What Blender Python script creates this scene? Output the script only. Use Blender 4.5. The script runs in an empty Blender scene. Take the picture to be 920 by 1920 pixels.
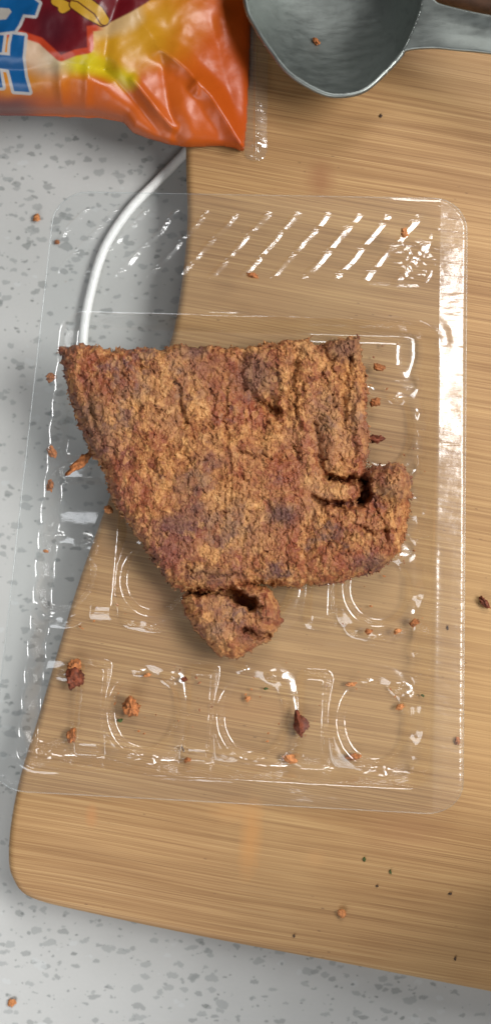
import bpy, math, random
import numpy as np
from mathutils import Vector, Matrix

# ------------------------------------------------------------------ camera, world, lights, exposure
scene = bpy.context.scene
COL = scene.collection
BT = 0.018                       # top of the board (counter is z = 0)
CZ = BT + 0.36                   # camera height
F = 2016.0                       # focal length in photo pixels (920 x 1920)

cam_d = bpy.data.cameras.new('camera')
cam = bpy.data.objects.new('camera', cam_d); COL.objects.link(cam)
cam.location = (0, 0, CZ)
cam_d.sensor_fit = 'VERTICAL'; cam_d.sensor_height = 24.0; cam_d.lens = 24.0 * F / 1920.0
cam_d.clip_start = 0.01; cam_d.clip_end = 50
cam_d.dof.use_dof = True; cam_d.dof.focus_distance = 0.352; cam_d.dof.aperture_fstop = 3.2
scene.camera = cam

world = bpy.data.worlds.new('World'); scene.world = world; world.use_nodes = True
wb = world.node_tree.nodes['Background']
wb.inputs[0].default_value = (0.92, 0.95, 1.0, 1); wb.inputs[1].default_value = 0.10

def area(name, loc, target, sx, sy, power, col):
    d = bpy.data.lights.new(name, 'AREA'); d.shape = 'RECTANGLE'; d.size = sx; d.size_y = sy
    d.energy = power; d.color = col
    o = bpy.data.objects.new(name, d); COL.objects.link(o)
    o.location = loc
    o.rotation_euler = (Vector(target) - Vector(loc)).to_track_quat('-Z', 'Y').to_euler()
    return o
# the kitchen window wraps round the corner: one pane beyond the top of the picture, one to its right
area('window_light', (0.28, 1.00, 0.95), (0, 0, 0), 0.48, 0.60, 10, (1.0, 0.99, 0.975))
area('window_light', (0.86, 0.10, 0.98), (0, 0, 0), 0.74, 0.42, 22, (1.0, 0.99, 0.98))
# fill lamp added at the lower left to brighten the bottom of the counter
area('fill_light', (-0.26, -0.66, 0.46), (-0.06, -0.22, 0), 0.5, 0.5, 3.8, (0.94, 0.97, 1.0))

scene.view_settings.view_transform = 'Standard'
scene.view_settings.look = 'None'
scene.view_settings.exposure = -0.1
scene.view_settings.gamma = 1.0

# ------------------------------------------------------------------ helpers
def P(px, py, z):
    """photo pixel seen at height z -> world x, y"""
    d = (CZ - z) / F
    return (px - 460.0) * d, (960.0 - py) * d

def V(px, py, z):
    x, y = P(px, py, z); return Vector((x, y, z))

def tag(o, label=None, cat=None, group=None, kind=None):
    if label: o['label'] = label
    if cat: o['category'] = cat
    if group: o['group'] = group
    if kind: o['kind'] = kind
    return o

def empty(name, loc, label, cat, group=None):
    o = bpy.data.objects.new(name, None); COL.objects.link(o); o.location = loc
    o.empty_display_size = 0.01
    return tag(o, label, cat, group)

def mesh_obj(name, verts, faces, mat, parent=None, smooth=True, origin=None):
    verts = np.asarray(verts, dtype=np.float32).copy()
    if parent is not None: origin = parent.location
    if origin is not None: verts -= np.array(tuple(origin), dtype=np.float32)
    me = bpy.data.meshes.new(name)
    if isinstance(faces, np.ndarray):
        n, k = faces.shape
        me.vertices.add(len(verts)); me.vertices.foreach_set('co', verts.ravel())
        me.loops.add(n * k); me.loops.foreach_set('vertex_index', faces.astype(np.int32).ravel())
        me.polygons.add(n); me.polygons.foreach_set('loop_start', np.arange(0, n * k, k, dtype=np.int32))
        me.update(calc_edges=True)
    else:
        me.from_pydata([tuple(v) for v in verts], [], faces)
    me.validate()
    if smooth: me.polygons.foreach_set('use_smooth', [True] * len(me.polygons))
    me.update()
    o = bpy.data.objects.new(name, me); COL.objects.link(o)
    if mat: me.materials.append(mat)
    if parent is not None: o.parent = parent
    elif origin is not None: o.location = tuple(origin)
    return o

def set_color(o, rgb, name='print'):
    a = o.data.color_attributes.new(name, 'FLOAT_COLOR', 'POINT')
    buf = np.ones((len(o.data.vertices), 4), np.float32); buf[:, :3] = rgb
    a.data.foreach_set('color', buf.ravel())

# ---- numpy noise
def _h(ix, iy, iz, s):
    n = (ix.astype(np.int64) * 374761393 + iy.astype(np.int64) * 668265263 + iz.astype(np.int64) * 1274126177 + s * 974634777) & 0xffffffff
    n = ((n ^ (n >> 13)) * 1274126177) & 0xffffffff
    n = ((n ^ (n >> 16)) * 2246822519) & 0xffffffff
    return ((n ^ (n >> 15)) & 0xffffff) / float(0xffffff)

def vnoise(x, y, s=0):
    """smooth value noise, -1..1"""
    ix, iy = np.floor(x), np.floor(y); fx, fy = x - ix, y - iy
    fx = fx * fx * fx * (fx * (fx * 6 - 15) + 10); fy = fy * fy * fy * (fy * (fy * 6 - 15) + 10)
    z = np.zeros_like(ix)
    a = _h(ix, iy, z, s); b = _h(ix + 1, iy, z, s); c = _h(ix, iy + 1, z, s); d = _h(ix + 1, iy + 1, z, s)
    return ((a + (b - a) * fx) * (1 - fy) + (c + (d - c) * fx) * fy) * 2 - 1

def fbm(x, y, s=0, o=4, g=0.5):
    r = 0; a = 1; t = 0
    for k in range(o):
        r = r + a * vnoise(x * 2 ** k + 17.3 * k, y * 2 ** k - 9.1 * k, s + k); t += a; a *= g
    return r / t

def cells(x, y, s=0):
    """F1, F2, random value of the nearest cell"""
    ix, iy = np.floor(x), np.floor(y); z = np.zeros_like(ix)
    f1 = np.full(x.shape, 9.0); f2 = np.full(x.shape, 9.0); rv = np.zeros(x.shape)
    for dx in (-1, 0, 1):
        for dy in (-1, 0, 1):
            cx, cy = ix + dx, iy + dy
            px = cx + _h(cx, cy, z, s); py = cy + _h(cx, cy, z, s + 1)
            d = np.hypot(px - x, py - y); r = _h(cx, cy, z, s + 2)
            closer = d < f1
            f2 = np.where(closer, f1, np.minimum(f2, d))
            rv = np.where(closer, r, rv); f1 = np.where(closer, d, f1)
    return f1, f2, rv

def ss(a, b, x):
    t = np.clip((x - a) / (b - a), 0, 1); return t * t * (3 - 2 * t)

def seg_dist(X, Y, pts, closed=False):
    d = np.full(X.shape, 1e9); n = len(pts)
    for i in range(n if closed else n - 1):
        ax, ay = pts[i]; bx, by = pts[(i + 1) % n]
        vx, vy = bx - ax, by - ay; L = vx * vx + vy * vy + 1e-9
        t = np.clip(((X - ax) * vx + (Y - ay) * vy) / L, 0, 1)
        d = np.minimum(d, np.hypot(X - ax - t * vx, Y - ay - t * vy))
    return d

def inside(X, Y, pts):
    r = np.zeros(X.shape, bool); n = len(pts)
    for i in range(n):
        ax, ay = pts[i]; bx, by = pts[(i + 1) % n]
        if ay == by: continue
        c = ((ay > Y) != (by > Y)) & (X < (bx - ax) * (Y - ay) / (by - ay) + ax)
        r ^= c
    return r

def sdf(X, Y, pts):
    """positive inside"""
    d = seg_dist(X, Y, pts, True)
    return np.where(inside(X, Y, pts), d, -d)

def spline(pts, n=8, closed=True):
    out = []; m = len(pts)
    for i in range(m if closed else m - 1):
        if closed: p0, p1, p2, p3 = [np.array(pts[(i + k) % m], float) for k in (-1, 0, 1, 2)]
        else: p0, p1, p2, p3 = [np.array(pts[min(max(i + k, 0), m - 1)], float) for k in (-1, 0, 1, 2)]
        for k in range(n):
            t = k / n
            out.append(tuple(0.5 * (2 * p1 + (p2 - p0) * t + (2 * p0 - 5 * p1 + 4 * p2 - p3) * t * t + (3 * p1 - p0 - 3 * p2 + p3) * t ** 3)))
    if not closed: out.append(tuple(pts[-1]))
    return out

def blur(Z, r, n=3):
    for _ in range(n):
        for ax in (0, 1):
            p = np.concatenate([np.repeat(np.take(Z, [0], ax), r + 1, ax), Z, np.repeat(np.take(Z, [-1], ax), r, ax)], ax)
            c = np.cumsum(p, ax); k = Z.shape[ax]
            Z = (np.take(c, range(2 * r + 1, 2 * r + 1 + k), ax) - np.take(c, range(0, k), ax)) / (2 * r + 1)
    return Z

def grid_faces(mask_cells, ny, nx):
    j, i = np.nonzero(mask_cells)
    a = j * nx + i
    return np.stack([a, a + nx, a + nx + 1, a + 1], 1)     # seen from above (py grows downwards) -> normals up

def compact(verts, faces, extra=None):
    used = np.unique(faces); remap = np.full(len(verts), -1, np.int64); remap[used] = np.arange(len(used))
    return verts[used], remap[faces], (None if extra is None else extra[used])

def closed_slab(name, PX, PY, Ztop, Zbot, cellmask, mat, parent=None, origin=None, rgb=None):
    """top and bottom height fields over a mask of pixels, welded along the rim"""
    ny, nx = PX.shape
    x, y = P(PX, PY, Ztop); top = np.stack([x, y, Ztop], -1).reshape(-1, 3)
    bot = top.copy(); bot[:, 2] = Zbot.ravel()
    vm = np.zeros((ny, nx), int)
    vm[:-1, :-1] += cellmask; vm[1:, :-1] += cellmask; vm[:-1, 1:] += cellmask; vm[1:, 1:] += cellmask
    rim = ((vm > 0) & (vm < 4)).ravel()
    ft = grid_faces(cellmask, ny, nx)
    fb = ft[:, ::-1] + nx * ny
    idx = np.arange(nx * ny)
    fb = np.where(rim[fb - nx * ny], fb - nx * ny, fb)
    top[rim, 2] = 0.5 * (top[rim, 2] + bot[rim, 2])
    verts = np.concatenate([top, bot]); faces = np.concatenate([ft, fb])
    ex = None if rgb is None else np.concatenate([rgb.reshape(-1, 3)] * 2)
    verts, faces, ex = compact(verts, faces, ex)
    o = mesh_obj(name, verts, faces, mat, parent, True, origin)
    if ex is not None: set_color(o, ex)
    return o

def tube(path, r, seg=10, flat=1.0):
    """verts, faces of a round (or flattened) tube along 3-D points; r may be a list"""
    path = [Vector(p) for p in path]; n = len(path); V_, F_ = [], []
    for i, p in enumerate(path):
        t = (path[min(i + 1, n - 1)] - path[max(i - 1, 0)]).normalized()
        s = t.cross(Vector((0, 0, 1)));
        s = s.normalized() if s.length > 1e-6 else Vector((1, 0, 0))
        u = s.cross(t); rr = r[i] if hasattr(r, '__len__') else r
        for k in range(seg):
            a = 2 * math.pi * k / seg
            V_.append(p + s * math.cos(a) * rr + u * math.sin(a) * rr * flat)
    for i in range(n - 1):
        for k in range(seg):
            a, b = i * seg + k, i * seg + (k + 1) % seg
            F_.append((a, b, b + seg, a + seg))
    F_.append(tuple(range(seg))[::-1]); F_.append(tuple((n - 1) * seg + k for k in range(seg)))
    return V_, F_

# ---- materials
class NT:
    def __init__(s, name):
        s.m = bpy.data.materials.new(name); s.m.use_nodes = True
        s.t = s.m.node_tree; s.n = s.t.nodes; s.l = s.t.links
        s.b = s.n['Principled BSDF']; s.out = s.n['Material Output']
        s.co = s.n.new('ShaderNodeTexCoord').outputs['Object']
    def link(s, a, b): s.l.new(a, b)
    def val(s, sock, v):
        if hasattr(v, 'is_output'): s.l.new(v, sock)
        else: sock.default_value = v
    def map(s, scale=(1, 1, 1), rot=(0, 0, 0), loc=(0, 0, 0), src=None):
        n = s.n.new('ShaderNodeMapping'); n.inputs['Scale'].default_value = scale; n.inputs['Rotation'].default_value = rot
        n.inputs['Location'].default_value = loc; s.l.new(src or s.co, n.inputs[0]); return n.outputs[0]
    def noise(s, vec, scale, detail=4, rough=0.55, dist=0.0, col=False):
        n = s.n.new('ShaderNodeTexNoise'); s.l.new(vec, n.inputs['Vector']); n.inputs['Scale'].default_value = scale
        n.inputs['Detail'].default_value = detail; n.inputs['Roughness'].default_value = rough; n.inputs['Distortion'].default_value = dist
        return n.outputs['Color' if col else 'Fac']
    def vor(s, vec, scale, feature='F1', rnd=1.0):
        n = s.n.new('ShaderNodeTexVoronoi'); n.feature = feature; s.l.new(vec, n.inputs['Vector'])
        n.inputs['Scale'].default_value = scale; n.inputs['Randomness'].default_value = rnd; return n
    def ramp(s, fac, stops, interp='LINEAR'):
        n = s.n.new('ShaderNodeValToRGB'); n.color_ramp.interpolation = interp; e = n.color_ramp.elements
        while len(e) < len(stops): e.new(0.5)
        for k, (p, c) in enumerate(stops):
            e[k].position = p; e[k].color = (c, c, c, 1) if not hasattr(c, '__len__') else (*c, 1)
        s.l.new(fac, n.inputs[0]); return n.outputs[0]
    def mix(s, fac, a, b, mode='MIX'):
        n = s.n.new('ShaderNodeMix'); n.data_type = 'RGBA'; n.blend_type = mode
        s.val(n.inputs['Factor'], fac)
        for sock, v in ((n.inputs['A'], a), (n.inputs['B'], b)):
            if hasattr(v, 'is_output'): s.l.new(v, sock)
            else: sock.default_value = (*v, 1) if len(v) == 3 else v
        return n.outputs['Result']
    def math(s, op, a, b=0.0, clamp=False):
        n = s.n.new('ShaderNodeMath'); n.operation = op; n.use_clamp = clamp; s.val(n.inputs[0], a); s.val(n.inputs[1], b); return n.outputs[0]
    def bump(s, h, strength, dist, normal=None):
        n = s.n.new('ShaderNodeBump'); s.l.new(h, n.inputs['Height']); n.inputs['Strength'].default_value = strength
        n.inputs['Distance'].default_value = dist
        if normal: s.l.new(normal, n.inputs['Normal'])
        return n.outputs[0]

def mat_counter():
    t = NT('quartz_counter')
    wob = t.noise(t.co, 330, 4, 0.6, 0, True)
    base = t.mix(t.noise(t.co, 28, 5, 0.6), (0.42, 0.415, 0.395), (0.53, 0.525, 0.505))
    base = t.mix(t.math('MULTIPLY', t.noise(t.co, 900, 2), 0.25), base, (0.36, 0.38, 0.375))
    col = base
    def layer(col, scale, rot, stretch, thr, frac, palette, w, seed):
        m = t.map((1, stretch, 1), (0, 0, rot), (seed, seed * 0.7, 0))
        v = t.mix(w, m, wob, 'ADD')
        vo = t.vor(v, scale)
        vb = t.vor(v, scale, 'DISTANCE_TO_EDGE')
        sep = t.n.new('ShaderNodeSeparateColor'); t.link(vo.outputs['Color'], sep.inputs[0])
        size = t.math('MULTIPLY', sep.outputs[1], thr)
        m1 = t.ramp(t.math('SUBTRACT', size, vo.outputs['Distance']), [(0.0, 0.0), (0.05, 1.0)])
        m2 = t.math('LESS_THAN', sep.outputs[0], frac)
        fac = t.math('MULTIPLY', m1, m2)
        c = t.ramp(sep.outputs[2], palette, 'CONSTANT')
        return t.mix(t.math('MULTIPLY', fac, 0.6), col, c)
    dark = [(0.0, (0.11, 0.12, 0.11)), (0.25, (0.18, 0.19, 0.18)), (0.55, (0.26, 0.275, 0.265)), (0.95, (0.32, 0.20, 0.12))]
    pale = [(0.0, (0.22, 0.23, 0.22)), (0.5, (0.28, 0.29, 0.28)), (0.8, (0.50, 0.51, 0.50))]
    col = layer(col, 260, 0.5, 1.6, 0.55, 0.5, pale, 0.0045, 3.1)
    col = layer(col, 200, -0.6, 1.7, 0.55, 0.3, pale, 0.006, 1.3)
    col = layer(col, 225, -0.35, 1.9, 0.46, 0.17, dark, 0.0045, 0.4)
    col = layer(col, 480, 0.2, 1.3, 0.40, 0.20, dark, 0.002, 2.2)
    t.link(col, t.b.inputs['Base Color'])
    t.b.inputs['Roughness'].default_value = 0.32
    t.b.inputs['Specular IOR Level'].default_value = 0.4
    return t.m

def mat_board():
    t = NT('bamboo_board')
    g = t.map((1, 1, 1), (0, 0, math.radians(9.5)))
    # slow bend of the grain
    sepn = t.n.new('ShaderNodeSeparateXYZ'); t.link(g, sepn.inputs[0])
    bend = t.math('MULTIPLY', t.noise(g, 7, 1), 0.005)
    yy = t.math('ADD', sepn.outputs[1], bend)
    cmb = t.n.new('ShaderNodeCombineXYZ'); t.link(sepn.outputs[0], cmb.inputs[0]); t.link(yy, cmb.inputs[1]); t.link(sepn.outputs[2], cmb.inputs[2])
    g = cmb.outputs[0]
    def streak(sx, sy, det=3, rough=0.6): return t.noise(t.map((sx, sy, 60), src=g), 1.0, det, rough)
    broad = streak(3.5, 60, 3)
    mid = streak(7, 300, 3)
    fine = streak(9, 1150, 3, 0.65)
    hair = streak(20, 2900, 2, 0.6)
    c = t.mix(t.ramp(broad, [(0.3, 0.0), (0.7, 1.0)]), (0.315, 0.172, 0.068), (0.435, 0.255, 0.108))
    c = t.mix(t.ramp(mid, [(0.34, 0.42), (0.56, 0.0)]), c, (0.25, 0.122, 0.042))
    c = t.mix(t.ramp(fine, [(0.36, 0.5), (0.54, 0.0)]), c, (0.205, 0.098, 0.036))
    c = t.mix(t.ramp(fine, [(0.55, 0.0), (0.74, 0.45)]), c, (0.56, 0.37, 0.17))
    c = t.mix(t.ramp(hair, [(0.55, 0.0), (0.75, 0.6)]), c, (0.54, 0.35, 0.15))
    c = t.mix(t.ramp(hair, [(0.27, 0.6), (0.46, 0.0)]), c, (0.18, 0.09, 0.036))
    # lighter patches of worn wood, and dark pores
    c = t.mix(t.ramp(t.noise(t.co, 16, 3), [(0.5, 0.0), (0.75, 0.35)]), c, (0.47, 0.30, 0.13))
    pores = t.vor(t.map((0.35, 1, 1), src=g), 420)
    pf = t.math('MULTIPLY', t.math('LESS_THAN', pores.outputs['Distance'], 0.09), t.ramp(t.noise(g, 40, 2), [(0.5, 0), (0.65, 0.55)]))
    c = t.mix(pf, c, (0.12, 0.06, 0.03))
    # sauce stains at their own places (world positions of the board's surface)
    def stain(px, py, rx, ry, col, amt, rot=0.0):
        x, y = P(px, py, BT)
        nonlocal c
        m = t.n.new('ShaderNodeMapping'); m.vector_type = 'TEXTURE'
        m.inputs['Location'].default_value = (x, y, BT); m.inputs['Rotation'].default_value = (0, 0, rot)
        m.inputs['Scale'].default_value = (rx * 0.000179, ry * 0.000179, 1)
        t.link(t.co, m.inputs[0])
        wn = t.mix(0.55, m.outputs[0], t.noise(t.co, 330, 4, 0.6, 0, True), 'ADD')
        sub = t.n.new('ShaderNodeVectorMath'); sub.operation = 'SUBTRACT'; sub.inputs[1].default_value = (0.27, 0.27, 0.27); t.link(wn, sub.inputs[0])
        ln = t.n.new('ShaderNodeVectorMath'); ln.operation = 'LENGTH'; t.link(sub.outputs[0], ln.inputs[0])
        f = t.ramp(ln.outputs['Value'], [(0.2, amt), (1.0, 0.0)])
        c = t.mix(f, c, col)
    stain(600, 335, 34, 46, (0.24, 0.09, 0.035), 0.55)
    stain(470, 1570, 26, 95, (0.52, 0.24, 0.07), 0.5, -0.1)
    stain(440, 1520, 60, 30, (0.52, 0.26, 0.09), 0.35)
    stain(172, 1530, 14, 30, (0.45, 0.20, 0.07), 0.55)
    stain(590, 1610, 26, 22, (0.50, 0.26, 0.10), 0.25)
    stain(470, 1330, 130, 40, (0.45, 0.23, 0.09), 0.25)
    stain(760, 1560, 110, 60, (0.34, 0.17, 0.08), 0.25)
    stain(300, 1130, 60, 90, (0.36, 0.17, 0.08), 0.35)
    t.link(c, t.b.inputs['Base Color'])
    t.link(t.ramp(fine, [(0.3, 0.62), (0.7, 0.46)]), t.b.inputs['Roughness'])
    t.b.inputs['Specular IOR Level'].default_value = 0.35
    t.link(t.bump(t.math('ADD', t.math('MULTIPLY', fine, 1.0), t.math('MULTIPLY', hair, 0.5)), 0.3, 0.0002), t.b.inputs['Normal'])
    return t.m

FLM = 0.018 + 0.0004 + 0.0045 + 0.010
def mat_meat():
    t = NT('dried_meat')
    f = t.map((1.25, 0.8, 1))
    n1 = t.noise(f, 62, 5, 0.68, 0.6)
    n2 = t.noise(t.map((1, 1, 1), (0, 0, 0.3), (3, 1, 2)), 330, 5, 0.7, 0.3)
    n3 = t.noise(t.map((1, 1, 1), (0, 0, 0), (7, 5, 2)), 70, 5, 0.65)
    fib = t.noise(t.map((2200, 560, 900), (0, 0, 0.1)), 1.0, 4, 0.7)
    c = t.ramp(n2, [(0.33, (0.105, 0.030, 0.010)), (0.43, (0.225, 0.074, 0.022)), (0.53, (0.39, 0.165, 0.050)), (0.66, (0.60, 0.32, 0.125))])
    c = t.mix(t.ramp(n1, [(0.47, 0.0), (0.60, 0.85)]), c, (0.22, 0.050, 0.022))
    c = t.mix(t.ramp(n3, [(0.53, 0.0), (0.62, 0.8)]), c, (0.105, 0.050, 0.050))
    c = t.mix(t.ramp(t.noise(t.map((1, 1, 1), (0, 0, 0), (1, 9, 2)), 45, 4), [(0.5, 0.0), (0.64, 0.4)]), c, (0.38, 0.21, 0.095))
    c = t.mix(t.ramp(t.noise(t.map((1, 1, 1), (0, 0, 0), (21, 9, 2)), 24, 4, 0.6), [(0.52, 0.0), (0.63, 0.6)]), c, (0.15, 0.055, 0.045))
    vo = t.vor(f, 420)
    sep = t.n.new('ShaderNodeSeparateColor'); t.link(vo.outputs['Color'], sep.inputs[0])
    c = t.mix(t.ramp(sep.outputs[0], [(0.0, 0.5), (0.28, 0.0)]), c, (0.17, 0.034, 0.013))
    c = t.mix(t.ramp(sep.outputs[1], [(0.68, 0.0), (1.0, 0.4)]), c, (0.62, 0.32, 0.11))
    c = t.mix(t.ramp(fib, [(0.32, 0.5), (0.48, 0.0)]), c, (0.16, 0.055, 0.022))
    c = t.mix(t.ramp(fib, [(0.55, 0.0), (0.72, 0.45)]), c, (0.58, 0.33, 0.13))
    def patch(px, py, rx, ry, amt, col=(0.075, 0.035, 0.035)):
        nonlocal c
        x, y = P(px, py, FLM); cx, cy = P(440, 880, FLM)
        m = t.n.new('ShaderNodeMapping'); m.vector_type = 'TEXTURE'; m.inputs['Location'].default_value = (x - cx, y - cy, 0.01)
        m.inputs['Scale'].default_value = (rx * 0.00017, ry * 0.00017, 0.1); t.link(t.co, m.inputs[0])
        wn = t.mix(0.9, m.outputs[0], t.noise(t.co, 260, 5, 0.7, 0, True), 'ADD')
        sub = t.n.new('ShaderNodeVectorMath'); sub.operation = 'SUBTRACT'; sub.inputs[1].default_value = (0.45, 0.45, 0.45); t.link(wn, sub.inputs[0])
        ln = t.n.new('ShaderNodeVectorMath'); ln.operation = 'LENGTH'; t.link(sub.outputs[0], ln.inputs[0])
        c = t.mix(t.ramp(ln.outputs['Value'], [(0.35, amt), (1.0, 0.0)]), c, col)
    patch(480, 705, 54, 60, 0.6); patch(365, 655, 34, 26, 0.6); patch(645, 655, 46, 36, 0.6); patch(530, 968, 42, 30, 0.75)
    patch(330, 985, 50, 30, 0.45); patch(175, 790, 34, 90, 0.55, (0.09, 0.045, 0.03)); patch(700, 1060, 52, 24, 0.6); patch(705, 895, 30, 34, 0.5, (0.14, 0.035, 0.02))  # the tall brown patch paints shade on to the slab's left side
    patch(350, 910, 30, 24, 0.4); patch(610, 780, 44, 70, 0.35, (0.25, 0.16, 0.09)); patch(470, 1190, 40, 26, 0.5, (0.11, 0.03, 0.02)); patch(390, 1080, 70, 20, 0.45)
    patch(410, 700, 60, 60, 0.4, (0.16, 0.04, 0.02)); patch(480, 880, 90, 60, 0.35, (0.22, 0.05, 0.022))
    t.link(c, t.b.inputs['Base Color'])
    t.link(t.ramp(n1, [(0.4, 0.72), (0.65, 0.5)]), t.b.inputs['Roughness'])
    t.b.inputs['Specular IOR Level'].default_value = 0.3
    h = t.math('ADD', t.math('MULTIPLY', fib, 0.6), t.math('MULTIPLY', t.vor(f, 900).outputs['Distance'], -0.7))
    t.link(t.bump(h, 0.5, 0.0005), t.b.inputs['Normal'])
    return t.m

def mat_clear(name='clear_plastic', tint=(0.97, 0.985, 0.985), haze=0.02, refl=1.8, rough=0.15, ripple=0.25):
    """thin clear film: it lets light straight through, mirrors by Fresnel from both faces, scatters a trace"""
    t = NT(name)
    t.n.remove(t.b)
    tr = t.n.new('ShaderNodeBsdfTransparent'); tr.inputs[0].default_value = (*tint, 1)
    gl = t.n.new('ShaderNodeBsdfGlossy'); gl.inputs['Roughness'].default_value = rough
    gl.inputs[0].default_value = (1, 1, 1, 1)
    df = t.n.new('ShaderNodeBsdfDiffuse'); df.inputs[0].default_value = (0.8, 0.85, 0.9, 1)
    fr = t.n.new('ShaderNodeLayerWeight'); fr.inputs[0].default_value = 0.5
    rip = t.noise(t.map((70, 520, 200)), 1.0, 3, 0.6)
    rip2 = t.noise(t.co, 150, 3)
    b = t.bump(t.math('ADD', rip, t.math('MULTIPLY', rip2, 1.2)), ripple, 0.0004)
    t.link(b, gl.inputs['Normal'])
    f = t.math('ADD', t.math('MULTIPLY', t.math('POWER', fr.outputs['Facing'], 3.6), 0.8), 0.042 * refl, True)
    m1 = t.n.new('ShaderNodeMixShader'); m1.inputs[0].default_value = haze; t.link(tr.outputs[0], m1.inputs[1]); t.link(df.outputs[0], m1.inputs[2])
    m2 = t.n.new('ShaderNodeMixShader'); t.link(f, m2.inputs[0]); t.link(m1.outputs[0], m2.inputs[1]); t.link(gl.outputs[0], m2.inputs[2])
    t.link(m2.outputs[0], t.out.inputs['Surface'])
    return t.m

def mat_steel():
    t = NT('brushed_steel')
    n = t.noise(t.map((140, 500, 300), (0, 0, -0.1)), 1.0, 4, 0.65)
    sp = t.noise(t.co, 260, 4)
    c = t.mix(t.ramp(sp, [(0.52, 0.0), (0.72, 0.5)]), (0.31, 0.335, 0.315), (0.21, 0.225, 0.21))
    t.link(c, t.b.inputs['Base Color']); t.b.inputs['Metallic'].default_value = 1
    t.link(t.ramp(n, [(0.3, 0.42), (0.7, 0.56)]), t.b.inputs['Roughness'])
    t.link(t.bump(t.math('ADD', n, sp), 0.15, 0.0003), t.b.inputs['Normal'])
    return t.m

def mat_bag():
    t = NT('printed_film')
    a = t.n.new('ShaderNodeAttribute'); a.attribute_name = 'print'
    t.link(t.mix(1.0, a.outputs['Color'], (0.50, 0.50, 0.47), 'MULTIPLY'), t.b.inputs['Base Color'])
    t.b.inputs['Roughness'].default_value = 0.36; t.b.inputs['Specular IOR Level'].default_value = 0.4
    n = t.noise(t.co, 120, 3); t.link(t.bump(n, 0.3, 0.0008), t.b.inputs['Normal'])
    return t.m

def mat_plain(name, col, rough=0.5, spec=0.5, nscale=300, var=0.25, bump=0.0):
    t = NT(name)
    n = t.noise(t.co, nscale, 4, 0.6)
    t.link(t.mix(t.ramp(n, [(0.35, 0.0), (0.65, 1.0)]), tuple(c * (1 - var) for c in col), tuple(min(1, c * (1 + var)) for c in col)), t.b.inputs['Base Color'])
    t.b.inputs['Roughness'].default_value = rough; t.b.inputs['Specular IOR Level'].default_value = spec
    if bump: t.link(t.bump(n, bump, 0.0005), t.b.inputs['Normal'])
    return t.m

M_COUNTER, M_BOARD, M_MEAT, M_STEEL, M_BAG = mat_counter(), mat_board(), mat_meat(), mat_steel(), mat_bag()
M_CLEAR = mat_clear()
M_EDGE = mat_clear('clear_plastic_edge', (0.95, 0.97, 0.97), 0.03, 1.2, 0.2, 0.1)
M_RIM = mat_clear('clear_plastic_rim', (0.97, 0.985, 0.985), 0.03, 1.7, 0.24, 0.45)
M_SEAL = mat_clear('clear_seal', (0.97, 0.98, 0.98), 0.03, 2.0, 0.14, 0.2)

# ------------------------------------------------------------------ setting
L = 1.1
o = mesh_obj('countertop', [(-L, -L, 0), (L, -L, 0), (L, L, 0), (-L, L, 0), (-L, -L, -0.03), (L, -L, -0.03), (L, L, -0.03), (-L, L, -0.03)],
             [(0, 1, 2, 3), (7, 6, 5, 4), (0, 4, 5, 1), (1, 5, 6, 2), (2, 6, 7, 3), (3, 7, 4, 0)], M_COUNTER, smooth=False)
tag(o, kind='structure')

# ------------------------------------------------------------------ cutting board
bo = spline([(352, -60), (347, 120), (348, 300), (350, 420), (338, 540), (318, 640), (262, 790), (205, 930), (150, 1080), (110, 1210),
             (72, 1340), (38, 1450), (20, 1535), (14, 1605), (22, 1650), (58, 1688), (180, 1719), (400, 1765), (650, 1812), (920, 1864), (1130, 1905)], 6, False)
bo += [(1250, 1930), (1290, 1900), (1290, -60), (1230, -160), (420, -160)]
def board():
    pts = [V(px, py, BT) for px, py in bo]
    n = len(pts); c = sum(pts, Vector()) / n
    # inward normals for the rounded arris
    nrm = []
    for i in range(n):
        t = (pts[(i + 1) % n] - pts[i - 1]).normalized(); q = Vector((-t.y, t.x, 0)); nrm.append(q)
    area2 = sum(pts[i].x * pts[(i + 1) % n].y - pts[(i + 1) % n].x * pts[i].y for i in range(n))
    sgn = 1 if area2 > 0 else -1
    prof = []
    R = 0.0028
    for k in range(6):
        a = math.pi / 2 * k / 5; prof.append((R * (1 - math.sin(a)), BT - R * (1 - math.cos(a))))
    prof = prof + [(0, R)] + [(R * (1 - math.cos(math.pi / 2 * k / 4)), R - R * math.sin(math.pi / 2 * k / 4)) for k in range(1, 5)]
    Vs, Fs = [], []
    for ins, z in prof:
        for i in range(n):
            p = pts[i] + nrm[i] * sgn * ins; Vs.append((p.x, p.y, z))
    m = len(prof)
    for j in range(m - 1):
        for i in range(n):
            a, b = j * n + i, j * n + (i + 1) % n
            Fs.append((a, a + n, b + n, b) if sgn > 0 else (a, b, b + n, a + n))
    Fs.append(tuple(range(n)) if sgn > 0 else tuple(range(n))[::-1])
    Fs.append(tuple((m - 1) * n + i for i in range(n))[::-1] if sgn > 0 else tuple((m - 1) * n + i for i in range(n)))
    o = mesh_obj('cutting_board', Vs, Fs, M_BOARD, smooth=True)
    try: o.data.set_sharp_from_angle(angle=math.radians(35))
    except Exception: pass
    tag(o, 'light bamboo chopping board with curved side and rounded corner lying on the speckled counter', 'chopping board')
board()

# ------------------------------------------------------------------ white cord under the tray
cp = spline([(620, 40), (480, 160), (395, 235), (338, 296), (290, 345), (250, 385), (215, 432), (190, 480), (171, 545), (160, 600), (156, 650), (158, 700), (172, 760), (200, 800), (240, 835)], 8, False)
Vs, Fs = tube([V(x, y, 0.0022) for x, y in cp], 0.00165, 14, 0.95)
o = mesh_obj('cord', Vs, Fs, mat_plain('white_cord', (0.88, 0.88, 0.85), 0.35, 0.5, 500, 0.05))
tag(o, 'white round cord curving over the counter out from under the orange bag', 'cord')

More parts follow.
